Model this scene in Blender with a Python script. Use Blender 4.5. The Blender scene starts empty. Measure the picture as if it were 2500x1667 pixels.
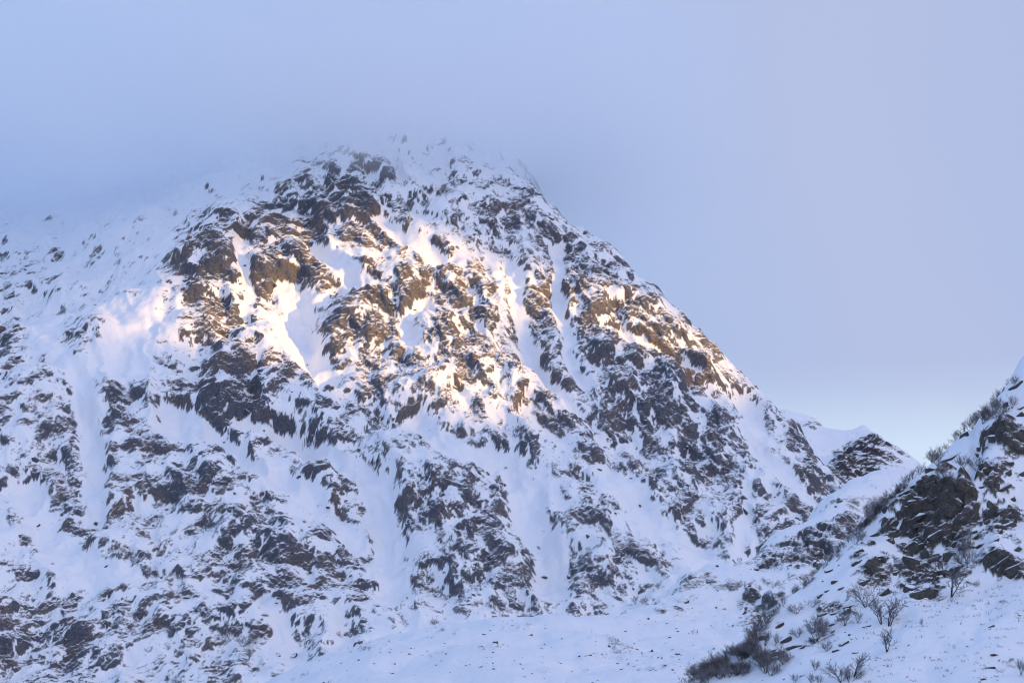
import bpy, math, random
import numpy as np

sc = bpy.context.scene
C = sc.collection
R_ = math.radians
f4 = np.float32

# ------------------------------------------------------------------ camera
FPX = 5881.0            # focal length in pixels of the 2500 px wide photograph
PITCH = R_(9.0)
cam_d = bpy.data.cameras.new('camera')
cam = bpy.data.objects.new('camera', cam_d)
C.objects.link(cam)
cam.location = (0, 0, 0)
cam.rotation_euler = (R_(90) + PITCH, 0, 0)
cam_d.sensor_width = 36.0
cam_d.lens = 36.0 * FPX / 2500.0
cam_d.clip_start = 1.0
cam_d.clip_end = 60000.0
sc.camera = cam

# ------------------------------------------------------------------ sky and sun
SUN_EL, SUN_AZ = R_(6.0), R_(128.0)      # azimuth from the view axis (+y) turning to the right
sun_dir = np.array([math.sin(SUN_AZ) * math.cos(SUN_EL), math.cos(SUN_AZ) * math.cos(SUN_EL), math.sin(SUN_EL)])
world = bpy.data.worlds.new('World')
sc.world = world
world.use_nodes = True
wn, wl = world.node_tree.nodes, world.node_tree.links
wn.clear()
w_out = wn.new('ShaderNodeOutputWorld')
w_bg = wn.new('ShaderNodeBackground')
w_bg.inputs['Strength'].default_value = 0.12
sky = wn.new('ShaderNodeTexSky')
sky.sky_type = 'NISHITA'
sky.sun_disc = False
sky.sun_elevation = SUN_EL
sky.sun_rotation = SUN_AZ
sky.altitude = 50
sky.air_density = 1.0
sky.dust_density = 1.0
sky.ozone_density = 4.0
# thin high cloud over the clear sky: bluer away from the sun, rosy towards it, open near the horizon
def W(t, **kw):
    n = wn.new(t)
    for k, v in kw.items(): setattr(n, k, v)
    return n
w_geo = W('ShaderNodeTexCoord')
w_dot = W('ShaderNodeVectorMath', operation='DOT_PRODUCT')
wl.new(w_geo.outputs['Generated'], w_dot.inputs[0]); w_dot.inputs[1].default_value = tuple(sun_dir)
w_n = W('ShaderNodeTexNoise'); w_n.inputs['Scale'].default_value = 3.0; w_n.inputs['Detail'].default_value = 4
wl.new(w_geo.outputs['Generated'], w_n.inputs['Vector'])
w_add = W('ShaderNodeMath', operation='MULTIPLY_ADD')
wl.new(w_n.outputs['Fac'], w_add.inputs[0]); w_add.inputs[1].default_value = 0.22; wl.new(w_dot.outputs['Value'], w_add.inputs[2])
w_ramp = W('ShaderNodeValToRGB')
w_map = W('ShaderNodeMapRange'); w_map.inputs['From Min'].default_value = -1; w_map.inputs['From Max'].default_value = 1.2
wl.new(w_add.outputs[0], w_map.inputs['Value']); wl.new(w_map.outputs[0], w_ramp.inputs['Fac'])
cr = w_ramp.color_ramp
cr.elements[0].position = 0.12; cr.elements[0].color = (0.25, 0.45, 0.82, 1)
cr.elements[1].position = 1.0; cr.elements[1].color = (1.95, 1.58, 1.46, 1)
for pos, c in ((0.30, (0.48, 0.54, 0.78)), (0.56, (0.145, 0.39, 0.84)), (0.76, (0.66, 0.74, 1.08))):
    e = cr.elements.new(pos); e.color = c + (1,)
w_bg2 = W('ShaderNodeBackground'); wl.new(w_ramp.outputs[0], w_bg2.inputs['Color']); w_bg2.inputs['Strength'].default_value = 1.0
w_sep = W('ShaderNodeSeparateXYZ'); wl.new(w_geo.outputs['Generated'], w_sep.inputs[0])
w_el = W('ShaderNodeMath', operation='MULTIPLY_ADD')
wl.new(w_n.outputs['Fac'], w_el.inputs[0]); w_el.inputs[1].default_value = 0.08; wl.new(w_sep.outputs['Z'], w_el.inputs[2])
w_open = W('ShaderNodeMapRange', interpolation_type='SMOOTHSTEP')
for k, v in (('From Min', 0.135), ('From Max', 0.19), ('To Min', 0.0), ('To Max', 1.0)): w_open.inputs[k].default_value = v
wl.new(w_el.outputs[0], w_open.inputs['Value'])
w_bg3 = W('ShaderNodeBackground'); w_bg3.inputs['Color'].default_value = (0.66, 0.80, 0.97, 1); w_bg3.inputs['Strength'].default_value = 1.0
w_mix = W('ShaderNodeMixShader')
wl.new(w_open.outputs[0], w_mix.inputs[0])
wl.new(w_bg3.outputs[0], w_mix.inputs[1]); wl.new(w_bg2.outputs[0], w_mix.inputs[2])
wl.new(sky.outputs[0], w_bg.inputs['Color'])
w_mix2 = W('ShaderNodeMixShader'); w_mix2.inputs[0].default_value = 0.90      # the clear sky glows through the thin cloud
wl.new(w_bg.outputs[0], w_mix2.inputs[1]); wl.new(w_mix.outputs[0], w_mix2.inputs[2])
wl.new(w_mix2.outputs[0], w_out.inputs['Surface'])

sun_d = bpy.data.lights.new('sun', 'SUN')
sun_d.energy = 4.5
sun_d.angle = R_(0.5)
sun_d.color = (1.0, 0.55, 0.12)
sun = bpy.data.objects.new('sun', sun_d)
C.objects.link(sun)
from mathutils import Vector
sun.rotation_euler = Vector(sun_dir).to_track_quat('Z', 'Y').to_euler()
sun.location = tuple(sun_dir * 500)

vs = sc.view_settings
vs.view_transform = 'Standard'
vs.look = 'None'
vs.gamma = 1.0
vs.use_curve_mapping = False
vs.exposure = 0.10
sc.cycles.use_denoising = True
sc.cycles.filter_width = 1.0
sc.cycles.volume_bounces = 14
sc.cycles.max_bounces = 16

# ------------------------------------------------------------------ helpers
cP, sP = math.cos(PITCH), math.sin(PITCH)
def at(u, v, Y):
    """point of the world at forward distance Y that shows at photo pixel u, v"""
    dx = (u - 1250.0) / FPX
    dy = (833.5 - v) / FPX
    d = np.array([dx, cP - dy * sP, sP + dy * cP])
    return d * (Y / d[1])
def px(x, y, z):
    zc = y * cP + z * sP
    yc = -y * sP + z * cP
    return 1250.0 + FPX * x / zc, 833.5 - FPX * yc / zc

rng0 = np.random.default_rng(7)
TAB = 512
_perm = [np.random.default_rng(100 + k).random((TAB, TAB), dtype=f4) for k in range(40)]
def tab(k):
    return _perm[k % 40]
def noise2(x, y, seed):
    """gradient noise about -1..1"""
    xi = np.floor(x); yi = np.floor(y)
    fx = (x - xi).astype(f4); fy = (y - yi).astype(f4)
    xi = xi.astype(np.int32); yi = yi.astype(np.int32)
    A = tab(seed) * f4(6.2831853)
    ga, gb = np.cos(A), np.sin(A)
    ux = fx * fx * fx * (fx * (fx * 6 - 15) + 10)
    uy = fy * fy * fy * (fy * (fy * 6 - 15) + 10)
    x0 = xi & (TAB - 1); x1 = (xi + 1) & (TAB - 1)
    y0 = yi & (TAB - 1); y1 = (yi + 1) & (TAB - 1)
    n00 = ga[x0, y0] * fx + gb[x0, y0] * fy
    n10 = ga[x1, y0] * (fx - 1) + gb[x1, y0] * fy
    n01 = ga[x0, y1] * fx + gb[x0, y1] * (fy - 1)
    n11 = ga[x1, y1] * (fx - 1) + gb[x1, y1] * (fy - 1)
    a = n00 + ux * (n10 - n00)
    b = n01 + ux * (n11 - n01)
    return (a + uy * (b - a)) * f4(1.5)
def fbm(x, y, wl_, seed, octaves=4, gain=0.5):
    v = 0; a = 1.0; s = 1.0 / wl_
    for o in range(octaves):
        v = v + a * noise2(x * s + 17.3 * o, y * s - 9.1 * o, seed + o)
        a *= gain; s *= 2.03
    return v
def blocks(s, t, cell, seed, ang, spread=0.5, asp=1.7, tilt=0.5, bias=-0.2, side=2.2):
    """broken rock: tilted slabs with steep sides standing out of each other (cell units).
    ang is the local run of the joints, one value per point"""
    p = s / cell; q = t / cell
    pi = np.floor(p).astype(np.int32); qi = np.floor(q).astype(np.int32)
    jx, jy, hh, g1, g2, ra, rr = (tab(seed + k) for k in range(7))
    val = np.full(p.shape, -9, f4)
    cA, sA = np.cos(ang).astype(f4), np.sin(ang).astype(f4)
    for di in (-1, 0, 1):
        for dj in (-1, 0, 1):
            ci = pi + di; cj = qi + dj
            k = ((ci & (TAB - 1)) * TAB + (cj & (TAB - 1))).ravel()
            g = lambda M: M.ravel()[k].reshape(p.shape)
            dx = (p - ci - g(jx)).astype(f4); dy = (q - cj - g(jy)).astype(f4)
            r = (g(ra) - f4(0.5)) * f4(2 * spread)
            cr, sr = 1 - r * r * f4(0.5), r
            c_ = cA * cr - sA * sr; s_ = sA * cr + cA * sr
            lx = (dx * c_ + dy * s_); ly = (-dx * s_ + dy * c_)
            h = g(hh)
            m = np.maximum(np.abs(lx) / f4(asp), np.abs(ly)) + f4(0.35) * np.abs(lx / f4(asp) + ly)
            cap = h + f4(tilt) * ((g(g1) - f4(0.5)) * 2 * lx / f4(asp) + ((g(g2) - f4(0.5)) * 2) * ly + f4(bias) * dy)
            v = np.minimum(cap, h + f4(side) * (f4(0.28) + f4(0.3) * g(rr) - m))
            np.maximum(val, v, out=val)
    return np.maximum(val, f4(-0.6))
def smooth(e0, e1, x):
    t = np.clip((x - e0) / (e1 - e0), 0, 1)
    return t * t * (3 - 2 * t)
def tps(ctrl):
    """thin plate surface z(x, y) through control points"""
    P = np.array(ctrl, float)
    sc_ = 200.0
    X = P[:, :2] / sc_
    n = len(X)
    d = np.linalg.norm(X[:, None] - X[None], axis=2)
    K = np.where(d > 0, d * d * np.log(d + 1e-12), 0) + np.eye(n) * 0.0004
    A = np.zeros((n + 3, n + 3)); A[:n, :n] = K
    A[:n, n] = 1; A[:n, n + 1:] = X; A[n, :n] = 1; A[n + 1:, :n] = X.T
    b = np.zeros(n + 3); b[:n] = P[:, 2]
    w = np.linalg.solve(A, b)
    def f(x, y):
        x = np.asarray(x, float) / sc_; y = np.asarray(y, float) / sc_
        r = w[n] + w[n + 1] * x + w[n + 2] * y
        for k in range(n):
            d2 = (x - X[k, 0]) ** 2 + (y - X[k, 1]) ** 2 + 1e-12
            r = r + w[k] * 0.5 * d2 * np.log(d2)
        return r
    return f
def bilin(M, fi, fj):
    fi = np.clip(fi, 0, M.shape[0] - 1.001); fj = np.clip(fj, 0, M.shape[1] - 1.001)
    i = fi.astype(np.int32); j = fj.astype(np.int32)
    a = (fi - i).astype(f4); b = (fj - j).astype(f4)
    return (M[i, j] * (1 - a) * (1 - b) + M[i + 1, j] * a * (1 - b) + M[i, j + 1] * (1 - a) * b + M[i + 1, j + 1] * a * b)
def seg_dist(x, y, pts):
    """distance to polyline"""
    best = np.full(x.shape, 1e9, f4)
    for (ax, ay), (bx_, by_) in zip(pts[:-1], pts[1:]):
        vx, vy = bx_ - ax, by_ - ay
        L2 = vx * vx + vy * vy + 1e-9
        t = np.clip(((x - ax) * vx + (y - ay) * vy) / L2, 0, 1)
        best = np.minimum(best, np.hypot(x - ax - t * vx, y - ay - t * vy))
    return best
def blur(M, n):
    for _ in range(2):
        for ax in (0, 1):
            c = np.cumsum(np.pad(M, [(n + 1, n) if k == ax else (0, 0) for k in (0, 1)], mode='edge'), axis=ax, dtype=np.float64)
            if ax == 0: M = ((c[2 * n + 1:] - c[:-2 * n - 1]) / (2 * n + 1)).astype(f4)
            else: M = ((c[:, 2 * n + 1:] - c[:, :-2 * n - 1]) / (2 * n + 1)).astype(f4)
    return M
def grid_mesh(name, X, Y, Z, mat, attr=None, smooth_shade=True):
    nr, nc = X.shape
    co = np.stack([X, Y, Z], -1).astype(f4).reshape(-1)
    me = bpy.data.meshes.new(name)
    me.vertices.add(nr * nc)
    me.vertices.foreach_set('co', co)
    idx = np.arange(nr * nc, dtype=np.int32).reshape(nr, nc)
    q = np.stack([idx[:-1, :-1], idx[:-1, 1:], idx[1:, 1:], idx[1:, :-1]], -1).reshape(-1)
    nf = len(q) // 4
    me.loops.add(nf * 4)
    me.loops.foreach_set('vertex_index', q)
    me.polygons.add(nf)
    me.polygons.foreach_set('loop_start', np.arange(0, nf * 4, 4, dtype=np.int32))
    me.polygons.foreach_set('loop_total', np.full(nf, 4, np.int32))
    me.polygons.foreach_set('use_smooth', np.full(nf, smooth_shade, bool))
    me.update(calc_edges=True)
    for k, v in (attr or {}).items():
        a = me.attributes.new(k, 'FLOAT', 'POINT')
        a.data.foreach_set('value', v.astype(f4).reshape(-1))
    me.materials.append(mat)
    ob = bpy.data.objects.new(name, me)
    C.objects.link(ob)
    return ob
def tag(o, label, cat, group=None, kind=None):
    o['label'] = label; o['category'] = cat
    if group: o['group'] = group
    if kind: o['kind'] = kind
    return o

# ------------------------------------------------------------------ materials
def snow_rock(name, rock_a, rock_b, rock_c, scale, thr=0.57, use_attr=True, snow=(0.86, 0.88, 0.92), dust=0.35, bump=1.0):
    """snow where the surface lies flat enough to hold it, bare rock where it is steep"""
    m = bpy.data.materials.new(name); m.use_nodes = True
    N, L = m.node_tree.nodes, m.node_tree.links
    N.clear()
    out = N.new('ShaderNodeOutputMaterial')
    geo = N.new('ShaderNodeNewGeometry')
    def nz(sc_, det, rough=0.6, dim=None, vec=geo.outputs['Position']):
        n = N.new('ShaderNodeTexNoise'); n.inputs['Scale'].default_value = sc_
        n.inputs['Detail'].default_value = det; n.inputs['Roughness'].default_value = rough
        L.new(vec, n.inputs['Vector']); return n
    def math_(op, a, b=None, c=None):
        n = N.new('ShaderNodeMath'); n.operation = op
        for i, v in enumerate((a, b, c)):
            if v is None: continue
            if isinstance(v, (int, float)): n.inputs[i].default_value = v
            else: L.new(v, n.inputs[i])
        return n.outputs[0]
    def ramp(fac, stops):
        r = N.new('ShaderNodeMapRange'); r.interpolation_type = 'SMOOTHSTEP'
        L.new(fac, r.inputs['Value'])
        for k, v in zip(('From Min', 'From Max', 'To Min', 'To Max'), stops): r.inputs[k].default_value = v
        return r.outputs[0]
    def mix(fac, a, b):
        n = N.new('ShaderNodeMix'); n.data_type = 'RGBA'
        for i, v in ((0, fac), (6, a), (7, b)):
            if isinstance(v, (int, float)): n.inputs[i].default_value = v
            elif isinstance(v, tuple): n.inputs[i].default_value = v + (1,)
            else: L.new(v, n.inputs[i])
        return n.outputs[2]
    # broken rock relief finer than the mesh
    vor = N.new('ShaderNodeTexVoronoi'); vor.feature = 'F1'; vor.inputs['Scale'].default_value = 0.75 / scale
    warp = nz(0.5 / scale, 2)
    wadd = N.new('ShaderNodeVectorMath'); wadd.operation = 'MULTIPLY_ADD'
    L.new(warp.outputs['Color'], wadd.inputs[0]); wadd.inputs[1].default_value = (1.2 * scale,) * 3
    L.new(geo.outputs['Position'], wadd.inputs[2])
    L.new(wadd.outputs[0], vor.inputs['Vector'])
    fine = nz(1.1 / scale, 6, 0.65)
    height = math_('ADD', math_('MULTIPLY', vor.outputs['Distance'], 0.9 * scale), math_('MULTIPLY', fine.outputs['Fac'], 1.6 * scale))
    bp = N.new('ShaderNodeBump'); bp.inputs['Strength'].default_value = 0.75 * bump; bp.inputs['Distance'].default_value = 1.0
    L.new(height, bp.inputs['Height'])
    sep = N.new('ShaderNodeSeparateXYZ'); L.new(bp.outputs[0], sep.inputs[0])
    sepg = N.new('ShaderNodeSeparateXYZ'); L.new(geo.outputs['True Normal'], sepg.inputs[0])
    patch = nz(0.10 / scale, 4)
    nzmix = math_('ADD', math_('MULTIPLY', sep.outputs['Z'], 0.45), math_('MULTIPLY', sepg.outputs['Z'], 0.55))
    nzmix = math_('ADD', nzmix, math_('MULTIPLY', math_('SUBTRACT', patch.outputs['Fac'], 0.5), 0.35))
    if use_attr:
        ab = N.new('ShaderNodeAttribute'); ab.attribute_name = 'bare'
        nzmix = math_('SUBTRACT', nzmix, math_('MULTIPLY', math_('SUBTRACT', ab.outputs['Fac'], 0.5), 0.30))
    steep = ramp(nzmix, (thr - 0.022, thr + 0.022, 1.0, 0.0))
    mask = steep
    if use_attr:
        at_ = N.new('ShaderNodeAttribute'); at_.attribute_name = 'rock'
        mask = math_('MULTIPLY', steep, at_.outputs['Fac'])
    # single small stones and grass tips in the snow
    if use_attr:
        sv = N.new('ShaderNodeTexVoronoi'); sv.inputs['Scale'].default_value = 0.75 / scale; L.new(geo.outputs['Position'], sv.inputs['Vector'])
        scol = N.new('ShaderNodeSeparateColor'); L.new(sv.outputs['Color'], scol.inputs[0])
        pt = nz(0.05 / scale, 3)
        few = math_('MULTIPLY', ramp(pt.outputs['Fac'], (0.42, 0.66, 0.0, 1.0)), math_('ADD', math_('MULTIPLY', ab.outputs['Fac'], 0.30), 0.03))
        speck = math_('MULTIPLY', math_('LESS_THAN', scol.outputs[0], few), math_('LESS_THAN', sv.outputs['Distance'], math_('MULTIPLY_ADD', scol.outputs[1], 0.22, 0.12)))
        mask = math_('MAXIMUM', mask, speck)
    # rock colour: grey, brown and dark patches, thin frost
    c1 = nz(0.03 / scale, 5, 0.6); c2 = nz(0.5 / scale, 5, 0.7)
    big = ramp(c1.outputs['Fac'], (0.44, 0.66, 0.0, 1.0))
    sm = ramp(c2.outputs['Fac'], (0.35, 0.68, 0.0, 1.0))
    col = mix(big, rock_a, rock_b)
    col = mix(math_('MULTIPLY', sm, 0.75), col, rock_c)
    fr = nz(2.2 / scale, 5, 0.7)
    frost = math_('MULTIPLY', math_('MULTIPLY', ramp(fr.outputs['Fac'], (0.52, 0.70, 0.0, 1.0)), ramp(nzmix, (thr - 0.38, thr - 0.02, 0.0, 1.0))), dust)
    col = mix(frost, col, snow)
    rock = N.new('ShaderNodeBsdfPrincipled'); L.new(col, rock.inputs['Base Color'])
    rock.inputs['Roughness'].default_value = 0.85; rock.inputs['Specular IOR Level'].default_value = 0.25
    L.new(bp.outputs[0], rock.inputs['Normal'])
    # snow with faint wind relief
    sn = nz(0.35 / scale, 5, 0.55)
    sb = N.new('ShaderNodeBump'); sb.inputs['Strength'].default_value = 0.55; sb.inputs['Distance'].default_value = 1.0 * scale
    L.new(sn.outputs['Fac'], sb.inputs['Height'])
    snw = N.new('ShaderNodeBsdfPrincipled'); snw.inputs['Base Color'].default_value = snow + (1,)
    snw.inputs['Roughness'].default_value = 0.7; snw.inputs['Specular IOR Level'].default_value = 0.2
    L.new(sb.outputs[0], snw.inputs['Normal'])
    ms = N.new('ShaderNodeMixShader')
    L.new(mask, ms.inputs[0]); L.new(snw.outputs[0], ms.inputs[1]); L.new(rock.outputs[0], ms.inputs[2])
    L.new(ms.outputs[0], out.inputs['Surface'])
    return m
M_mtn = snow_rock('mountain_snow_and_rock', (0.130, 0.140, 0.170), (0.205, 0.172, 0.158), (0.050, 0.055, 0.073), 0.5, dust=0.85)

# ------------------------------------------------------------------ the mountain
ROCKMAP = """
00000000000000001111111000000000000000000000000000
00000000000000333222222222000000000000000000000000
00000000001112355884234422222200000000000000000000
00000000011344569973343366333333000000000000000000
11111111235367778988334667533333333300000000000000
11111111268657866888333565566333333333000000000000
23322222379569983244663346477533333333333000000000
44222222688689972576885537477653333333333300000000
32222231379776546888777636777766333333333333000000
32133111258741138888367746657876633333333333000000
62144111335642158885488736657777866333333333000000
42223112447654344567768874454788887533333300000000
43332233478997853465656644464678898444333333330000
44441653579874346654343436644799983243333333300000
44551752349976263253433633467568898726333333300000
44562666416554574514576455225455677771767333300000
43552566655621445554177544425555577762478533300000
34662554677521356624766543135445667752475333300000
34554345555553145526887665136544566676566633300000
32566454456776237414688664345633444375773333300000
24445244353566775285137777643454444337763333300000
33222466456777647615677787466555533643333333300000
33423235435667766725567787676543233333333333300000
55554534565577664634444544435333333333333333300000
77666566654655433333333333333333333333333333300000
77677433454334442333333333333333333333333333300000
66665334446643333333333333333333333333333333300000
66665334446643333333333333333333333333333333300000
""".split()
RM = np.array([[int(c) for c in r[:50]] for r in ROCKMAP], f4) / 9.0
def rock_at(u, v):
    return bilin(RM, (v - 325.0) / 50.0, (u - 25.0) / 50.0)

ctrl = []
STEEP = lambda Y: 1100.0 + (Y - 1100.0) * 0.70
def cp(*pts):
    for u, v, Y in pts: ctrl.append(at(u, v, STEEP(Y)))
# skyline and cloud-hidden summit
cp((900, 345, 1290), (1050, 335, 1310), (1170, 385, 1305), (1260, 450, 1290), (1330, 510, 1270), (1420, 585, 1250), (1510, 655, 1230),
   (1600, 728, 1205), (1700, 832, 1180), (1800, 915, 1155), (1890, 1000, 1130), (1950, 1092, 1105), (2025, 1192, 1075), (2100, 1262, 1050), (2300, 1360, 1020))
cp((950, 270, 1420), (700, 330, 1430), (400, 400, 1480), (0, 470, 1560), (-300, 520, 1560), (950, 215, 1560), (600, 270, 1600), (1200, 280, 1480))
# behind the right skyline the ground drops away
for u, v, Y in ((1260, 450, 1290), (1420, 585, 1250), (1600, 728, 1205), (1800, 915, 1155), (1950, 1092, 1105), (2100, 1262, 1050), (2300, 1360, 1020)):
    p = at(u, v, STEEP(Y)); ctrl.append(np.array([p[0] + 40, p[1] + 90, p[2] - 45])); ctrl.append(np.array([p[0] + 90, p[1] + 260, p[2] - 150]))
# long snow slope up to the left
cp((640, 395, 1330), (420, 480, 1360), (200, 545, 1400), (0, 590, 1430), (-250, 640, 1430),
   (450, 560, 1270), (250, 660, 1290), (50, 730, 1310), (-200, 780, 1310), (330, 700, 1215), (150, 785, 1225), (0, 835, 1235), (-200, 880, 1230))
# shoulder crest in front of it
cp((400, 715, 1150), (300, 745, 1130), (180, 792, 1120), (40, 850, 1110), (-150, 900, 1100), (470, 610, 1195), (560, 560, 1215), (600, 780, 1120), (480, 760, 1125))
# the face
cp((700, 450, 1280), (860, 430, 1265), (900, 560, 1215), (740, 520, 1240), (720, 610, 1195), (700, 700, 1165), (720, 800, 1135), (820, 640, 1180),
   (850, 750, 1125), (980, 640, 1175), (1000, 750, 1125), (1080, 860, 1085), (1150, 560, 1225), (1230, 700, 1170), (1300, 620, 1215), (1350, 800, 1130),
   (1450, 720, 1170), (1500, 850, 1110), (1600, 950, 1080), (1700, 1000, 1085), (1400, 960, 1065), (1250, 950, 1055), (950, 960, 1045), (760, 920, 1070),
   (550, 900, 1070), (400, 900, 1065), (200, 930, 1060), (0, 960, 1050), (-200, 1000, 1040),
   (0, 1150, 985), (230, 1150, 995), (450, 1120, 990), (620, 1100, 1005), (830, 1100, 1005), (1030, 1100, 990), (1250, 1120, 1000), (1450, 1120, 1000), (1650, 1130, 1015), (1800, 1120, 1045), (1920, 1190, 1035),
   (0, 1350, 915), (250, 1350, 920), (500, 1320, 920), (700, 1350, 915), (900, 1330, 935), (1080, 1300, 925), (1280, 1300, 935), (1480, 1300, 935), (1650, 1300, 945), (1800, 1280, 970), (1930, 1270, 995),
   (0, 1550, 850), (250, 1550, 850), (500, 1540, 850), (750, 1530, 855), (1000, 1500, 865), (1250, 1470, 875), (1500, 1430, 890), (1700, 1380, 910), (1900, 1350, 960),
   (0, 1700, 790), (400, 1700, 790), (800, 1680, 790), (1250, 1620, 800), (1600, 1560, 830), (1900, 1480, 880), (2200, 1420, 940), (-300, 1350, 905), (-300, 1700, 790), (2500, 1450, 960))
MACRO = tps(ctrl)

COLS, AMAX = 1120, 0.243
aa = np.linspace(-AMAX, AMAX, COLS)
dy_ = np.linspace(0.62, 1.3, 960); yy = 856.0 + np.cumsum(dy_) * (560.0 / dy_.sum())
# coarse macro surface, then upsampled
ca_, cy_ = np.linspace(-AMAX, AMAX, 150), np.linspace(yy[0], yy[-1], 180)
CA, CY = np.meshgrid(ca_, cy_)
CZ = MACRO(CA * CY, CY).astype(f4)
AA, YY = np.meshgrid(aa, yy)
XX = (AA * YY).astype(f4); YY = YY.astype(f4)
ZM = bilin(CZ, (YY - cy_[0]) / (cy_[1] - cy_[0]), (AA - ca_[0]) / (ca_[1] - ca_[0])).astype(f4)
def macro_hit(u, v):
    """where the sight line of a photo pixel first meets the unbroken slope"""
    ys = np.linspace(880, 1420, 1081)
    d = at(u, v, 1.0)
    g = MACRO(d[0] * ys, ys) - d[2] * ys
    k = np.argmax(g > 0)
    return d * ys[k] if g[k] > 0 else d * 1420.0

U, V = px(XX, YY, ZM)
RK = rock_at(U, V)
S_, T_ = XX, (YY + ZM) * f4(0.71)          # coordinates on the face: across and up
wx = fbm(S_, T_, 30, 3, 3) * 5; wy = fbm(S_, T_, 30, 13, 3) * 5
S2, T2 = S_ + wx, T_ + wy
# gullies and ribs drawn on the face: (polyline of photo pixels, half width m, depth m)
GULLIES = [
    ([(1372, 590), (1362, 680), (1372, 780), (1385, 870), (1430, 940)], 3.5, 9),
    ([(1245, 640), (1265, 740), (1290, 850), (1330, 920), (1400, 1010)], 4.5, 6),
    ([(190, 920), (225, 1050), (236, 1150), (222, 1260)], 5.5, 7),
    ([(413, 984), (497, 1049), (574, 1098), (631, 1144), (708, 1183), (765, 1213), (870, 1320)], 6.5, 4),
    ([(597, 1030), (690, 1040), (766, 1068), (804, 1106), (870, 1150), (925, 1200), (940, 1280), (955, 1370), (955, 1460)], 8, 6),
    ([(1014, 1014), (1145, 1106), (1240, 1125), (1283, 1183), (1285, 1250), (1330, 1330), (1345, 1440)], 8, 5),
    ([(1500, 1150), (1560, 1230), (1610, 1290), (1700, 1330), (1740, 1390)], 10, 4),
    ([(1830, 953), (1837, 1030), (1849, 1087), (1899, 1125), (1945, 1175), (2002, 1221)], 7, 4),
    ([(1835, 1160), (1832, 1225), (1812, 1290), (1815, 1350)], 3, 8),
    ([(700, 700), (730, 790), (745, 860), (800, 930)], 9, 4),
    ([(590, 560), (600, 640), (600, 760)], 4, 6),
    ([(770, 600), (830, 660), (900, 700)], 6, 2.5),
    ([(1010, 830), (1000, 780), (1040, 730)], 6, 3),
    ([(300, 745), (330, 800), (300, 860), (230, 900)], 13, 2),
    ([(930, 540), (1000, 590), (1090, 640)], 6, 2),
    ([(1500, 790), (1600, 840), (1700, 900)], 4, 2),
    ([(650, 1480), (700, 1560), (740, 1640)], 5, 3),
    ([(60, 1180), (130, 1330), (250, 1400), (330, 1420)], 9, 3),
]
SMOOTHING = np.zeros_like(XX); carve = np.zeros_like(XX)
for pts, w, dep in GULLIES:
    P3 = [macro_hit(u, v) for u, v in pts]
    P2 = [(p[0], (p[1] + p[2]) * 0.71) for p in P3]
    w = w * 0.50
    d = seg_dist(S_ + wx * 0.5, T_ + wy * 0.5, P2) + fbm(S_, T_, 7, 2, 3) * w * 0.35
    dep = min(dep, 1.5 * w); carve = np.maximum(carve, dep * (1 - smooth(w * 0.4, w * 2.0 + dep * 0.9, d)))
    SMOOTHING = np.maximum(SMOOTHING, 1 - smooth(w * 0.55, w * 2.3, d))
RK = RK * (1 - 0.97 * SMOOTHING)
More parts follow.
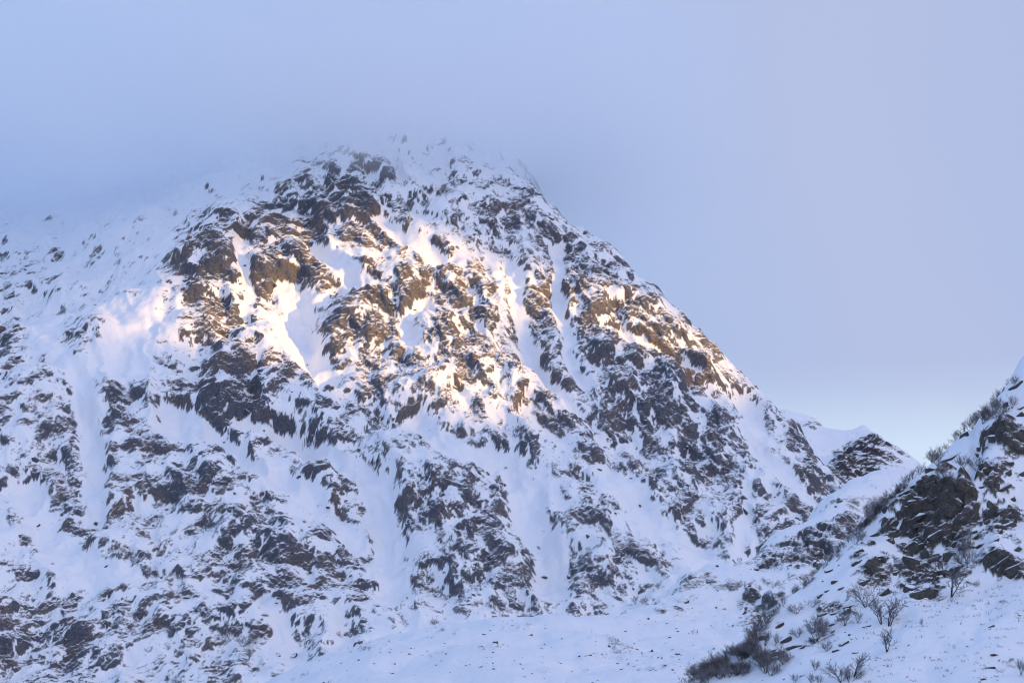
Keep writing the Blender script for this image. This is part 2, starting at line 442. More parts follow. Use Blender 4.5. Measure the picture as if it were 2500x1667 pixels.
def crag(S, T, R, SM, ang, k, seed, lev=(1.12, 2.0), ribs=1.0, sq=0.80, shard=1.0, cliffs=1.0):
    """relief of broken rock with snow lying in it. k = size in metres of the unit; returns displacement, bare rock mask, bareness"""
    S = (S / k).astype(f4); T = (T / k).astype(f4)
    wx = fbm(S, T, 30, seed + 3, 3) * 5; wy = fbm(S, T, 30, seed + 13, 3) * 5
    S2, T2 = S + wx, T + wy
    rib = 1 - np.abs(fbm(S2 + T2 * 0.25, T2 * 0.35, 55, seed + 21, 3))          # ribs run up and down the face
    base = (fbm(S2, T2, 90, seed + 5, 3) * 5 + (rib - 0.6) * 7) * ribs
    c1 = blocks(S2, T2 * f4(sq), 42, seed + 27, ang, 0.6, 1.3, 0.45, -0.1)
    c2 = blocks(S2, T2 * f4(sq), 22, seed + 33, ang, 0.8, 1.4, 0.5, -0.15)
    cliff = (0.35 + 0.9 * np.clip(R, 0, 1)) * (1 - 0.8 * SM) * (c1 * 8.0 + c2 * 5.0) * cliffs
    cliff = blur(cliff.astype(f4), 2); cliff = cliff - blur(cliff, 40)
    base = base + cliff
    step = np.gradient(cliff, axis=0) / np.maximum(np.gradient(T, axis=0), 1e-3)
    step = blur(step.astype(f4), 2) + 0.12 * fbm(S, T, 5, seed + 36, 3)
    patchy = fbm(S, T, 26, seed + 30, 4, 0.6)
    Rl = np.clip(0.10 * smooth(0.22, 0.42, R) + R * 0.90 + 0.22 * patchy * (0.35 + R), 0, 1.1).astype(f4) * (1 - SM)
    Tq = T2 * f4(sq)
    b1 = blocks(S2, Tq, 19, seed, ang, 0.6, 1.4, 0.55, -0.15)
    b2 = blocks(S2, Tq, 8.5, seed + 6, ang, 0.8, 1.6, 0.6, -0.2)
    b3 = blocks(S + wx * .5, (T + wy * .5) * f4(sq), 4.1, seed + 12, ang, 0.9, 1.7, 0.6, -0.2)
    b4 = blocks(S + wx * .3, (T + wy * .3) * f4(sq), 2.0, seed + 18, ang, 1.0, 1.6, 0.6, -0.1)
    b5 = blocks(S, T * f4(sq), 3.1, seed + 25, ang, 1.0, 1.9, 0.7, -0.2, 2.6)
    amp = 0.5 + 0.7 * np.clip(R, 0, 1)
    rock = amp * (b1 * 3.8 + b2 * 2.9 + b3 * 2.1 + b4 * 1.4)
    mu, sig = float(rock.mean()), float(rock.std())
    level = mu + sig * (lev[0] - lev[1] * Rl) + 0.35 * fbm(S, T, 9, seed + 34, 3) + blur(rock - mu, 11) * 0.88
    level = level - sig * 1.1 * np.clip(step, -0.45, 0.6) * np.clip(R * 2.5, 0, 1)
    ex = rock - level
    # single stones standing out of the snow
    gate = smooth(-0.35, 0.5, patchy + fbm(S, T, 11, seed + 37, 2) * 0.5)
    ex2 = (b5 - (1.22 - 0.75 * np.clip(Rl, 0, 0.75) * gate * shard - 0.10 * gate)) * 1.9
    ex = np.maximum(ex, np.where(SM > 0.5, -1, ex2))
    det = level - mu + np.maximum(ex, 0)
    dsp = ((base + det) * k).astype(f4)
    dsp = 0.72 * dsp + 0.28 * blur(dsp, 1)
    mk = smooth(-0.05, 0.22, ex)
    for sh in (1, -1):                      # the foot of a rock wall is rock too
        jump = np.abs(dsp - np.roll(dsp, sh, 0)) > 1.1 * k
        mk = np.maximum(mk, np.where(jump, np.roll(mk, sh, 0), 0))
    return dsp, mk, Rl
jang = 0.55 * np.tanh((900 - U) / 500) + 0.25 * np.tanh((V - 900) / 300) + 0.9 * fbm(S_, T_, 70, 8, 3)   # run of the joints
jang = np.where(U > 900, jang - 0.75, jang + 0.35).astype(f4); jang = blur(jang, 10)
D, mask_, bare_ = crag(S_, T_, RK, SMOOTHING, jang, 0.50, 0, lev=(1.10, 2.0), ribs=1.8, sq=0.68)
D = D - carve
N0 = np.array([0.0, -0.66, 0.75])
MX = XX + N0[0] * D; MY = YY + N0[1] * D; MZ = ZM + N0[2] * D
mountain = grid_mesh('mountain', MX, MY, MZ, M_mtn, {'rock': mask_, 'bare': bare_})
tag(mountain, 'steep snow covered mountain with dark broken crags, its summit lost in cloud', 'mountain', kind='structure')

# ------------------------------------------------------------------ nearer ground and the peak behind
def blobs(u, v, lst, base):
    r = np.full(u.shape, base, f4)
    for cu, cv, ru, rv, s in lst:
        r = r + (s - base) * np.exp(-(((u - cu) / ru) ** 2 + ((v - cv) / rv) ** 2)).astype(f4)
    return np.clip(r, 0, 1)
def terrain(name, ctrl, arange, yrange, ncol, nrow, rocks, base, k, seed, mat, n0, ang, lev=(1.12, 2.0), ribs=0.3, smooths=(), power=1.0, shard=1.0):
    f = tps(ctrl)
    a_ = np.linspace(*arange, ncol); y_ = yrange[0] + (yrange[1] - yrange[0]) * np.linspace(0, 1, nrow) ** power
    ca, cy = np.linspace(*arange, 110), np.linspace(*yrange, 130)
    A, Yc = np.meshgrid(ca, cy); Zc = f(A * Yc, Yc).astype(f4)
    A, Y = np.meshgrid(a_, y_)
    X = (A * Y).astype(f4); Y = Y.astype(f4)
    Z = bilin(Zc, (Y - cy[0]) / (cy[1] - cy[0]), (A - ca[0]) / (ca[1] - ca[0])).astype(f4)
    u, v = px(X, Y, Z)
    R = blobs(u, v, rocks, base)
    SM = np.zeros_like(X)
    for cu, cv, ru, rv in smooths:
        SM = np.maximum(SM, 1 - smooth(0.8, 1.2, np.hypot((u - cu) / ru, (v - cv) / rv)))
    T = (Y + Z) * f4(0.75)
    d, mk, br = crag(X, T, R, SM, np.full(X.shape, ang, f4) + 0.3 * fbm(X, T, 60 * k, seed + 2, 2), k, seed, lev, ribs, shard=shard)
    n0 = np.array(n0) / np.linalg.norm(n0)
    Pd = (X + n0[0] * d, Y + n0[1] * d, Z + n0[2] * d)
    o = grid_mesh(name, *Pd, mat, {'rock': mk, 'bare': br})
    return o, Pd, f
def drop(pts, shifts):
    out = []
    for p in pts:
        for dy, dz in shifts: out.append(np.array([p[0] * (1 + dy / p[1]), p[1] + dy, p[2] - dz]))
    return out
M_far = snow_rock('far_snow_and_rock', (0.07, 0.066, 0.075), (0.09, 0.08, 0.08), (0.04, 0.04, 0.05), 1.6)
M_mid = snow_rock('spur_snow_and_rock', (0.115, 0.12, 0.128), (0.145, 0.13, 0.125), (0.05, 0.053, 0.06), 0.6, dust=0.6)
M_near = snow_rock('hillside_snow_and_rock', (0.095, 0.095, 0.092), (0.125, 0.112, 0.098), (0.036, 0.037, 0.038), 0.22, snow=(0.85, 0.88, 0.93))

fc = [at(u, v, Y) for u, v, Y in ((1600, 985, 2290), (1760, 998, 2270), (1850, 1006, 2255), (1925, 1012, 2245), (1983, 1028, 2232), (2025, 1060, 2218), (2056, 1078, 2212), (2084, 1056, 2200), (2108, 1030, 2195), (2132, 1056, 2188),
      (2158, 1084, 2180), (2190, 1104, 2170), (2251, 1142, 2150), (2330, 1180, 2120), (2480, 1220, 2100))]
fc = fc + drop(fc, ((120, 60), (300, 190))) + [at(u, v, Y) for u, v, Y in ((1600, 1150, 2000), (1800, 1170, 1980), (1850, 1090, 2125), (1950, 1095, 2120), (2045, 1125, 2115), (2180, 1140, 2085), (2000, 1160, 1985), (2080, 1190, 1975), (2090, 1120, 2090), (2200, 1170, 2000), (2300, 1220, 1960), (2480, 1260, 1950), (1600, 1300, 1880), (2050, 1260, 1900), (2480, 1330, 1880))]
far_peak, FAR_P, far_f = terrain('far_mountain', fc, (0.055, 0.215), (1880, 2450), 260, 260, ((2090, 1140, 55, 38, 1.7), (2125, 1085, 30, 24, 0.6), (2180, 1120, 50, 30, 0.45), (1985, 1040, 30, 25, 0.4)), 0.10, 1.15, 5, M_far, (0, -0.6, 0.8), 0.5)
tag(far_peak, 'distant snowy peak with one dark cliff, seen between mountain and near hillside', 'mountain', kind='structure')

sp = [at(u, v, Y) for u, v, Y in ((1380, 1545, 500), (1500, 1518, 520), (1600, 1473, 540), (1677, 1431, 555), (1730, 1406, 565), (1807, 1390, 570), (1864, 1343, 585), (1899, 1314, 595), (1956, 1290, 605), (1983, 1253, 620), (2048, 1217, 640), (2094, 1192, 655), (2200, 1200, 670), (2420, 1250, 680), (2600, 1290, 690))]
sp = sp + drop(sp, ((14, 5), (50, 26))) + [np.array([a * 780.0, 780.0, 5.0]) for a in (0.0, 0.06, 0.12, 0.18, 0.24)] + [np.array([a * 650.0, 650.0, 8.0]) for a in (0.0, 0.05)] + [at(u, v, Y) for u, v, Y in ((1380, 1575, 470), (1500, 1560, 470), (1600, 1545, 475), (1700, 1540, 478), (1850, 1540, 485), (2000, 1480, 510), (2120, 1400, 530), (2300, 1350, 550), (2500, 1300, 580),
      (1700, 1480, 520), (1850, 1440, 532), (1950, 1375, 560), (2050, 1300, 592), (2000, 1335, 575), (2200, 1275, 615), (2400, 1310, 615), (2600, 1330, 620), (2110, 1250, 615), (2300, 1240, 650), (1380, 1660, 430), (1700, 1650, 430), (2000, 1640, 435), (2300, 1600, 440), (2600, 1560, 450))]
spur, SPUR_P, spur_f = terrain('spur', sp, (0.02, 0.225), (425, 720), 480, 330, ((1985, 1350, 85, 42, 0.95), (2075, 1300, 40, 35, 0.8), (1880, 1370, 40, 30, 0.55), (2030, 1420, 60, 22, 0.6), (1860, 1520, 45, 20, 0.85), (1830, 1470, 50, 25, 0.5), (1700, 1440, 60, 25, 0.5), (1640, 1500, 40, 18, 0.55), (2060, 1240, 60, 20, 0.35), (1900, 1450, 60, 30, 0.5)), 0.22, 0.62, 9, M_mid, (-0.2, -0.6, 0.8), 0.55, power=1.15)
tag(spur, 'low snowy spur with broken grey outcrops below the mountain foot', 'hill', kind='structure')

kn = [at(u, v, Y) for u, v, Y in ((400, 1790, 430), (560, 1735, 430), (690, 1668, 430), (760, 1636, 430), (880, 1583, 430), (1000, 1553, 430), (1150, 1527, 430), (1300, 1515, 432), (1450, 1517, 434), (1600, 1530, 436), (1750, 1538, 440), (1900, 1540, 445), (2100, 1540, 450))]
kn = kn + drop(kn, ((25, 1.5), (70, 14))) + [at(u, v, Y) for u, v, Y in ((400, 1900, 330), (800, 1760, 340), (1100, 1730, 340), (1400, 1730, 340), (1700, 1730, 340), (2100, 1720, 345), (1000, 1640, 385), (1300, 1612, 385), (1600, 1618, 385), (1900, 1625, 390))]
knoll, KNOLL_P, knoll_f = terrain('knoll', kn, (-0.15, 0.15), (336, 505), 460, 240, ((1500, 1600, 90, 30, 0.42), (1620, 1620, 90, 40, 0.42), (1250, 1620, 120, 30, 0.34), (900, 1600, 60, 14, 0.42), (1150, 1545, 120, 10, 0.38)), 0.20, 0.42, 14, M_mid, (0, -0.3, 0.95), 0.1, lev=(1.6, 2.0), ribs=0.12, shard=1.25)
tag(knoll, 'rounded snowy knoll dotted with small dark stones in front of the mountain', 'hill', kind='structure')

NY = lambda Y: 172.0 + (Y - 172.0) * 0.50
sil = [(2640, 660, 200), (2560, 760, 196), (2500, 838, 192), (2481, 890, 190), (2443, 955, 188), (2423, 1000, 187), (2366, 1047, 186), (2328, 1080, 185), (2300, 1103, 184), (2262, 1126, 184), (2213, 1183, 182), (2174, 1208, 180), (2136, 1254, 178),
       (2086, 1296, 176), (2060, 1327, 175), (2014, 1369, 173), (1983, 1414, 170), (1926, 1463, 167), (1887, 1502, 164), (1849, 1536, 162), (1772, 1588, 158), (1715, 1626, 155), (1665, 1671, 152), (1560, 1750, 148), (1400, 1850, 144)]
nr = [at(u, v, NY(Y)) for u, v, Y in sil]
nr = nr + drop(nr, ((5, 2.0), (16, 11))) + [at(u, v, NY(Y)) for u, v, Y in ((2200, 1230, 174), (2350, 1150, 178), (2450, 1080, 181), (2300, 1250, 170), (2400, 1250, 170), (2500, 1100, 180), (2500, 1250, 168), (2150, 1330, 167), (2250, 1350, 161), (2350, 1380, 157), (2450, 1350, 158),
      (2230, 1455, 148), (2310, 1470, 147), (2400, 1430, 150), (2500, 1400, 151), (2100, 1440, 156), (2050, 1500, 152), (1960, 1560, 149), (1880, 1600, 148), (2500, 1550, 128), (2300, 1580, 130), (2100, 1620, 134), (1900, 1660, 140), (2500, 1667, 116), (2200, 1690, 120), (1780, 1700, 140),
      (2500, 1800, 95), (2000, 1810, 105), (1600, 1850, 120), (2700, 720, 200), (2700, 1200, 172), (2700, 1500, 132), (2700, 1780, 90))]
hillside, HILL_P, hill_f = terrain('hillside', nr, (0.035, 0.262), (131, 205), 490, 490,
    ((2240, 1290, 100, 90, 1.0), (2330, 1230, 60, 50, 1.0), (2440, 1240, 60, 90, 0.8), (2450, 1080, 60, 70, 0.8), (2290, 1420, 70, 45, 1.0), (2130, 1390, 60, 50, 0.6), (2450, 1380, 60, 40, 0.7), (2050, 1490, 60, 40, 0.4), (2000, 1570, 60, 30, 0.4), (2400, 1480, 90, 25, 0.35), (2430, 1630, 70, 30, 0.25)),
    0.13, 0.23, 20, M_near, (-0.25, -0.62, 0.75), 0.55, lev=(1.42, 2.15), ribs=0.2, smooths=((2385, 1150, 13, 75), (2375, 1060, 12, 30)))
tag(hillside, 'near snowy hillside with tilted rock slabs rising to the right', 'hillside', kind='structure')

# valley floor under everything, out to the horizon
gx = np.linspace(-1, 1, 60); gx = np.sign(gx) * np.abs(gx) ** 3 * 15000
GX, GY = np.meshgrid(gx, gx)
GZ = -22 + 6 * fbm(GX, GY, 900, 4, 3) * np.minimum(np.hypot(GX, GY) / 600, 1)
M_gnd = snow_rock('valley_snow', (0.075, 0.07, 0.07), (0.13, 0.09, 0.065), (0.045, 0.043, 0.047), 2.0, use_attr=False)
ground = grid_mesh('ground', GX, GY, GZ, M_gnd)
tag(ground, 'flat snow covered valley floor', 'ground', kind='structure')

# ------------------------------------------------------------------ crest and cloud bank added to block the sun
# (out of frame, behind the camera to the right): edges shaped so low sun lights only a band of the mountain
hs = np.array([math.sin(SUN_AZ), math.cos(SUN_AZ)]); ls = np.array([-hs[1], hs[0]])
SHADE_RIDGE_S, SHADE_BANK_S = 2600.0, 2900.0
M_shade_ridge = snow_rock('shade_ridge_snow_and_rock', (0.075, 0.07, 0.07), (0.13, 0.09, 0.065), (0.045, 0.043, 0.047), 3.0, use_attr=False)
ww = np.linspace(-1600, 3400, 260); ss = np.linspace(-620, 620, 60)
WW, SS = np.meshgrid(ww, ss)
SHADE_RIDGE_TOP = [(-1600, 430), (300, 500), (640, 536), (715, 547), (745, 556), (770, 563), (790, 528), (806, 500), (815, 488), (844, 498), (860, 518), (868, 546), (890, 562), (906, 556), (914, 518), (935, 500), (960, 520), (1150, 590), (1400, 680), (2200, 760), (3400, 700)]  # crest profile cut so its shadow ends below the sunlit band
top = np.interp(WW, *zip(*SHADE_RIDGE_TOP)) + 4 * fbm(WW, SS * 0 + 3.0, 60, 3, 3)
hz = top * np.maximum(1 - np.abs(SS) / 600.0, -0.05)
hz = hz + 18 * fbm(WW, SS, 150, 9, 4) * np.minimum(np.abs(SS) / 60.0, 1)
shade_ridge_far = grid_mesh('shade_ridge', hs[0] * (SHADE_RIDGE_S + SS) + ls[0] * WW, hs[1] * (SHADE_RIDGE_S + SS) + ls[1] * WW, hz - 10, M_shade_ridge)  # added sun blocker out of view, shades the lower slopes
tag(shade_ridge_far, 'unseen snowy crest added on the sun side to shade the lower mountain', 'shade_ridge', kind='structure')

M_shade_bank = bpy.data.materials.new('shade_cloud_bank'); M_shade_bank.use_nodes = True
cn, cl = M_shade_bank.node_tree.nodes, M_shade_bank.node_tree.links; cn.clear()
co_ = cn.new('ShaderNodeOutputMaterial'); cd_ = cn.new('ShaderNodeBsdfDiffuse'); cd_.inputs[0].default_value = (0.9, 0.9, 0.92, 1)
cl.new(cd_.outputs[0], co_.inputs['Surface'])
th = np.linspace(0, 2 * math.pi, 40)
wb = np.linspace(-1600, 3400, 220)
TH, WB = np.meshgrid(th, wb)
SHADE_BANK_BASE = [(-1600, 540), (500, 545), (730, 566), (780, 592), (870, 640), (890, 640), (905, 618), (925, 592), (955, 575), (990, 555), (1050, 545), (1400, 540), (3400, 540)]  # underside profile cut so its shadow starts above the sunlit band
base = np.interp(WB, *zip(*SHADE_BANK_BASE))
wob = 30 * fbm(WB + 400 * np.cos(TH), TH * 60, 180, 11, 4) * (0.15 + 0.85 * np.clip(np.sin(TH) + 0.9, 0, 1))
hb = base + 230 + (230 + wob) * np.sin(TH) * np.clip((1.02 - np.abs(WB - 900) / 2500) * 12, 0.02, 1)
sb_ = SHADE_BANK_S + (260 + 2 * wob) * np.cos(TH)
shade_cloud_bank = grid_mesh('shade_cloud_bank', hs[0] * sb_ + ls[0] * WB, hs[1] * sb_ + ls[1] * WB, hb, M_shade_bank)  # added sun blocker out of view, shades the upper mountain and summit cloud
tag(shade_cloud_bank, 'unseen grey cloud bank added on the sun side to shade the upper mountain', 'cloud', kind='stuff')

# ------------------------------------------------------------------ cloud that hides the summit
M_fog = bpy.data.materials.new('summit_cloud'); M_fog.use_nodes = True
n_, l_ = M_fog.node_tree.nodes, M_fog.node_tree.links; n_.clear()
fo = n_.new('ShaderNodeOutputMaterial'); fv = n_.new('ShaderNodeVolumePrincipled')
fv.inputs['Color'].default_value = (0.950, 0.980, 1.0, 1); fv.inputs['Anisotropy'].default_value = 0.0
fg = n_.new('ShaderNodeNewGeometry'); fs = n_.new('ShaderNodeSeparateXYZ'); l_.new(fg.outputs['Position'], fs.inputs[0])
fn = n_.new('ShaderNodeTexNoise'); fn.inputs['Scale'].default_value = 0.010; fn.inputs['Detail'].default_value = 4
l_.new(fg.outputs['Position'], fn.inputs['Vector'])
fm = n_.new('ShaderNodeMath'); fm.operation = 'MULTIPLY_ADD'; l_.new(fn.outputs['Fac'], fm.inputs[0]); fm.inputs[1].default_value = 80.0
l_.new(fs.outputs['Z'], fm.inputs[2])
def fmap(sock, lo, hi, a, b):
    r = n_.new('ShaderNodeMapRange'); r.interpolation_type = 'SMOOTHSTEP'; l_.new(sock, r.inputs['Value'])
    for k, v in (('From Min', lo), ('From Max', hi), ('To Min', a), ('To Max', b)): r.inputs[k].default_value = v
    return r.outputs[0]
def fmul(a, b):
    m = n_.new('ShaderNodeMath'); m.operation = 'MULTIPLY'; l_.new(a, m.inputs[0]); l_.new(b, m.inputs[1]); return m.outputs[0]
dens = fmap(fm.outputs[0], 312.0, 362.0, 0.0, 0.022)
dens = fmul(dens, fmap(fm.outputs[0], 392.0, 432.0, 1.0, 0.0))
dens = fmul(dens, fmap(fs.outputs['Y'], 1100.0, 1210.0, 0.0, 1.0))
dens = fmul(dens, fmap(fs.outputs['X'], 10.0, 150.0, 1.0, 0.0))
l_.new(dens, fv.inputs['Density']); l_.new(fv.outputs[0], fo.inputs['Volume'])
def box(name, x0, x1, y0, y1, z0, z1, mat):
    v = [(x, y, z) for z in (z0, z1) for y in (y0, y1) for x in (x0, x1)]
    me = bpy.data.meshes.new(name)
    me.from_pydata(v, [], [(0, 2, 3, 1), (4, 5, 7, 6), (0, 1, 5, 4), (2, 6, 7, 3), (0, 4, 6, 2), (1, 3, 7, 5)])
    me.materials.append(mat)
    o = bpy.data.objects.new(name, me); C.objects.link(o); return o
cloud = box('cloud', -600, 160, 1080, 1600, 245, 400, M_fog)
tag(cloud, 'pale cloud wrapped round the summit of the mountain', 'cloud', kind='stuff')


# ------------------------------------------------------------------ loose rock: slabs and boulders lying in the snow
import bmesh
def hull_mesh(name, seed, n, shape, mat, chamfer=0.25):
    r = random.Random(seed)
    bm = bmesh.new()
    if shape == 'slab':          # flat broken lens, thick in the middle, with angular ends
        for _ in range(20):
            an = r.uniform(0, 6.283); zz = r.choice((-1, -0.9, 0.8, 1)) * r.uniform(0.7, 1)
            rad = r.uniform(0.55, 1.0) if abs(zz) > 0.85 else r.uniform(0.85, 1.12)
            cx, cy = math.cos(an), math.sin(an); mm = max(abs(cx), abs(cy)) ** 0.8
            bm.verts.new((cx / mm * rad, cy / mm * rad, zz * (1 - 0.35 * abs(cx / mm * rad) * r.random())))
    else:
        for _ in range(n):
            d = Vector((r.gauss(0, 1), r.gauss(0, 1), r.gauss(0, 1))).normalized()
            m = max(abs(d.x), abs(d.y), abs(d.z))
            bm.verts.new(d * (0.55 + 0.45 / m * 0.75) * r.uniform(0.8, 1.05))
    res = bmesh.ops.convex_hull(bm, input=bm.verts)
    junk = [g for g in res['geom_interior'] + res['geom_unused'] if isinstance(g, bmesh.types.BMVert)]
    if junk: bmesh.ops.delete(bm, geom=list(set(junk)), context='VERTS')
    me = bpy.data.meshes.new(name); bm.to_mesh(me); bm.free()
    me.materials.append(mat)
    return me
M_slab = snow_rock('slab_rock', (0.11, 0.109, 0.102), (0.135, 0.122, 0.105), (0.04, 0.041, 0.041), 0.22, thr=0.62, use_attr=False, snow=(0.85, 0.88, 0.93), dust=0.3)
M_stone = snow_rock('boulder_rock', (0.130, 0.140, 0.170), (0.205, 0.172, 0.158), (0.050, 0.055, 0.073), 0.5, thr=0.66, use_attr=False, dust=0.4)
SLABS = [hull_mesh('rock_slab', 40 + k, 0, 'slab', M_slab) for k in range(9)]
STONES_N = [hull_mesh('boulder', 60 + k, 13, 'stone', M_slab) for k in range(6)]
STONES = [hull_mesh('boulder', 80 + k, 13, 'stone', M_stone) for k in range(8)]
class Surf:
    """finds the point of a finished surface that shows at a photo pixel"""
    def __init__(s, P):
        s.P = [np.asarray(p).ravel() for p in P]
        s.u, s.v = px(*[p.astype(np.float64) for p in s.P])
        o = np.argsort(s.u); s.o = o; s.us = s.u[o]
    def __call__(s, u, v, tol=7.0):
        i0, i1 = np.searchsorted(s.us, (u - tol, u + tol))
        k = s.o[i0:i1]
        m = np.abs(s.v[k] - v) < tol
        if not m.any(): return None
        k = k[m]
        y = s.P[1][k]; near = y < y.min() + 0.03 * y.min()
        k = k[near]
        j = k[np.argmin((s.u[k] - u) ** 2 + (s.v[k] - v) ** 2)]
        return Vector((float(s.P[0][j]), float(s.P[1][j]), float(s.P[2][j])))
on_hill, on_spur, on_knoll, on_mtn = Surf(HILL_P), Surf(SPUR_P), Surf(KNOLL_P), Surf((MX, MY, MZ))
rnd = random.Random(11)
from mathutils import Matrix
def place(name, mesh, parent, p, lx, ly, lz, tilt, yaw=0.0, lean=0.0):
    o = bpy.data.objects.new(name, mesh); C.objects.link(o)
    R3 = Matrix.Rotation(-R_(tilt), 4, 'Y') @ Matrix.Rotation(R_(lean), 4, 'X') @ Matrix.Rotation(R_(yaw), 4, 'Z')
    o.matrix_world = Matrix.Translation(p) @ R3 @ Matrix.Diagonal((lx, ly, lz, 1))
    o.parent = parent
    return o
# centre u, v, length and thickness in photo pixels, tilt
SLAB_LIST = """2212 1207 35 18 25;2211 1234 45 10 35;2166 1245 14 14 10;2262 1221 32 14 40;2284 1216 16 14 20;2299 1184 14 24 -10;2268 1188 40 10 25;2329 1224 34 16 20;2337 1245 36 22 30;2308 1243 40 24 -20;2346 1269 24 9 35
2160 1275 14 24 -12;2181 1277 24 16 40;2201 1258 10 20 15;2229 1269 50 9 42;2178 1307 38 12 30;2197 1298 50 7 48;2173 1323 28 14 30;2141 1309 22 14 25;2227 1299 30 16 30;2240 1280 22 8 15;2268 1275 45 9 38;2276 1307 52 20 30
2307 1285 20 14 40;2311 1299 24 9 10;2216 1336 42 15 40;2241 1334 26 14 10;2243 1314 20 12 30;2286 1352 30 6 15;2316 1355 30 18 10;2331 1331 18 14 30;2227 1381 36 34 0;2284 1363 60 10 15;2456 1283 40 16 20;2463 1255 24 9 30
2412 1275 30 10 35;2433 1186 16 16 0;2444 1196 50 7 30;2484 1390 50 22 30;2452 1366 40 8 35;2479 1344 40 9 35;2374 1267 18 22 -45;2420 1236 30 20 -30;2348 1307 26 20 60;2364 1338 20 30 70;2152 1363 14 14 0
2353 1064 24 14 20;2363 1082 12 12 0;2319 1121 34 14 25;2271 1149 20 18 0;2328 1154 12 40 35;2342 1181 20 22 0;2246 1177 18 10 30;2232 1191 14 14 20;2407 1149 18 34 8;2389 1113 24 12 -20;2427 1067 24 14 20;2487 1066 24 30 45
2460 1133 24 8 10;2458 1158 22 10 20;2430 1166 22 8 20;2395 1095 14 9 0;2470 1107 8 30 30;2484 943 34 14 35;2450 967 10 16 0;2451 953 8 8 0;2455 990 14 24 0;2489 1015 24 10 30;2493 1000 16 8 20
1906 1529 22 9 38;1917 1567 34 9 25;1939 1581 36 12 15;1958 1583 18 6 30;2003 1455 20 8 30;2021 1441 14 6 25;2052 1438 18 9 15;2006 1503 22 9 20;2041 1497 22 9 25;2076 1484 24 12 20;2030 1525 16 6 10;2064 1572 24 10 30;2046 1586 26 7 10
2035 1543 12 8 20;2119 1529 20 6 20;2089 1594 14 7 0;2073 1551 10 8 20;2161 1452 30 20 35;2111 1420 28 14 20;2008 1420 12 9 0;2040 1422 16 9 0;1866 1559 20 14 15;1887 1589 14 8 20;1904 1597 24 14 15;1965 1645 24 4 25
2260 1455 56 30 8;2224 1441 30 26 -25;2421 1529 16 6 25;2490 1503 10 6 0;2428 1598 18 4 0;2415 1631 26 7 10;2380 1640 7 6 0;2267 1613 7 4 0;2141 1611 8 5 0;2401 1659 14 5 0;2092 1376 26 12 25;2131 1379 34 24 45;2028 1392 24 9 25
2380 1300 16 8 30;2395 1330 22 8 30;2430 1320 22 8 25;2470 1220 26 9 30;2400 1190 16 9 25;2490 1160 22 10 35;2440 1300 18 7 30;2300 1395 22 10 15;2330 1410 26 9 20;2190 1400 16 9 30;2100 1345 16 8 30;2120 1410 14 7 20"""
for it in SLAB_LIST.replace('\n', ';').split(';'):
    u, v, ln, th, ti = (float(x) for x in it.split())
    p = on_hill(u, v)
    if p is None: continue
    m = p.y / FPX
    hx, hzz = ln * m * 0.62, max(th * m * 0.80, 0.06)
    hy = min(max(hx * 0.9, hzz), 1.1)
    p = p + Vector((0, hy * 0.68, -hzz * 0.10))
    place('rock_slab', SLABS[rnd.randrange(9)] if ln > 12 else STONES_N[rnd.randrange(6)], hillside, p, hx, hy, hzz, ti + rnd.uniform(-5, 5), rnd.uniform(-14, 14), rnd.uniform(-6, 14))
def scatter(n, surf, parent, region, size, accept, meshes, tilt):
    k = tries = 0
    while k < n and tries < n * 40:
        tries += 1
        u = rnd.uniform(region[0], region[1]); v = rnd.uniform(region[2], region[3])
        if rnd.random() > accept(u, v): continue
        p = surf(u, v)
        if p is None: continue
        m = p.y / FPX
        w = rnd.uniform(*size) ** 1.0 * m * 0.5 * (1.6 if rnd.random() < 0.15 else 1.0)
        a, b, c = w * rnd.uniform(0.9, 1.5), w * rnd.uniform(0.7, 1.0), w * rnd.uniform(0.45, 0.85)
        place('boulder', meshes[rnd.randrange(len(meshes))], parent, p + Vector((0, b * 0.35, -c * 0.05)), a, b, c, tilt(u, v) + rnd.uniform(-30, 30), rnd.uniform(0, 360), rnd.uniform(-15, 20))
        k += 1
rk1 = lambda u, v: float(rock_at(np.array([u]), np.array([v]))[0])
scatter(280, on_mtn, mountain, (0, 1960, 470, 1640), (9, 24), lambda u, v: max(0.0, rk1(u, v) - 0.3) * 1.6, STONES, lambda u, v: 25 if u < 900 else -30)
scatter(60, on_spur, spur, (1580, 2130, 1230, 1530), (7, 20), lambda u, v: 0.25 + float(blobs(np.array([u]), np.array([v]), ((1985, 1350, 85, 42, 1.0), (2075, 1300, 40, 35, 0.8), (1860, 1520, 45, 20, 0.85), (1650, 1480, 60, 30, 0.7)), 0.0)[0]), STONES_N, lambda u, v: 30)
scatter(90, on_knoll, knoll, (800, 1760, 1530, 1660), (5, 13), lambda u, v: 0.25 + float(blobs(np.array([u]), np.array([v]), ((1500, 1600, 70, 25, 1.0), (1620, 1610, 70, 35, 1.0), (1250, 1630, 90, 25, 0.8), (900, 1600, 60, 14, 1.0)), 0.0)[0]), STONES_N, lambda u, v: 5)
scatter(40, on_hill, hillside, (1950, 2490, 1500, 1660), (4, 9), lambda u, v: 0.4, STONES_N, lambda u, v: 10)

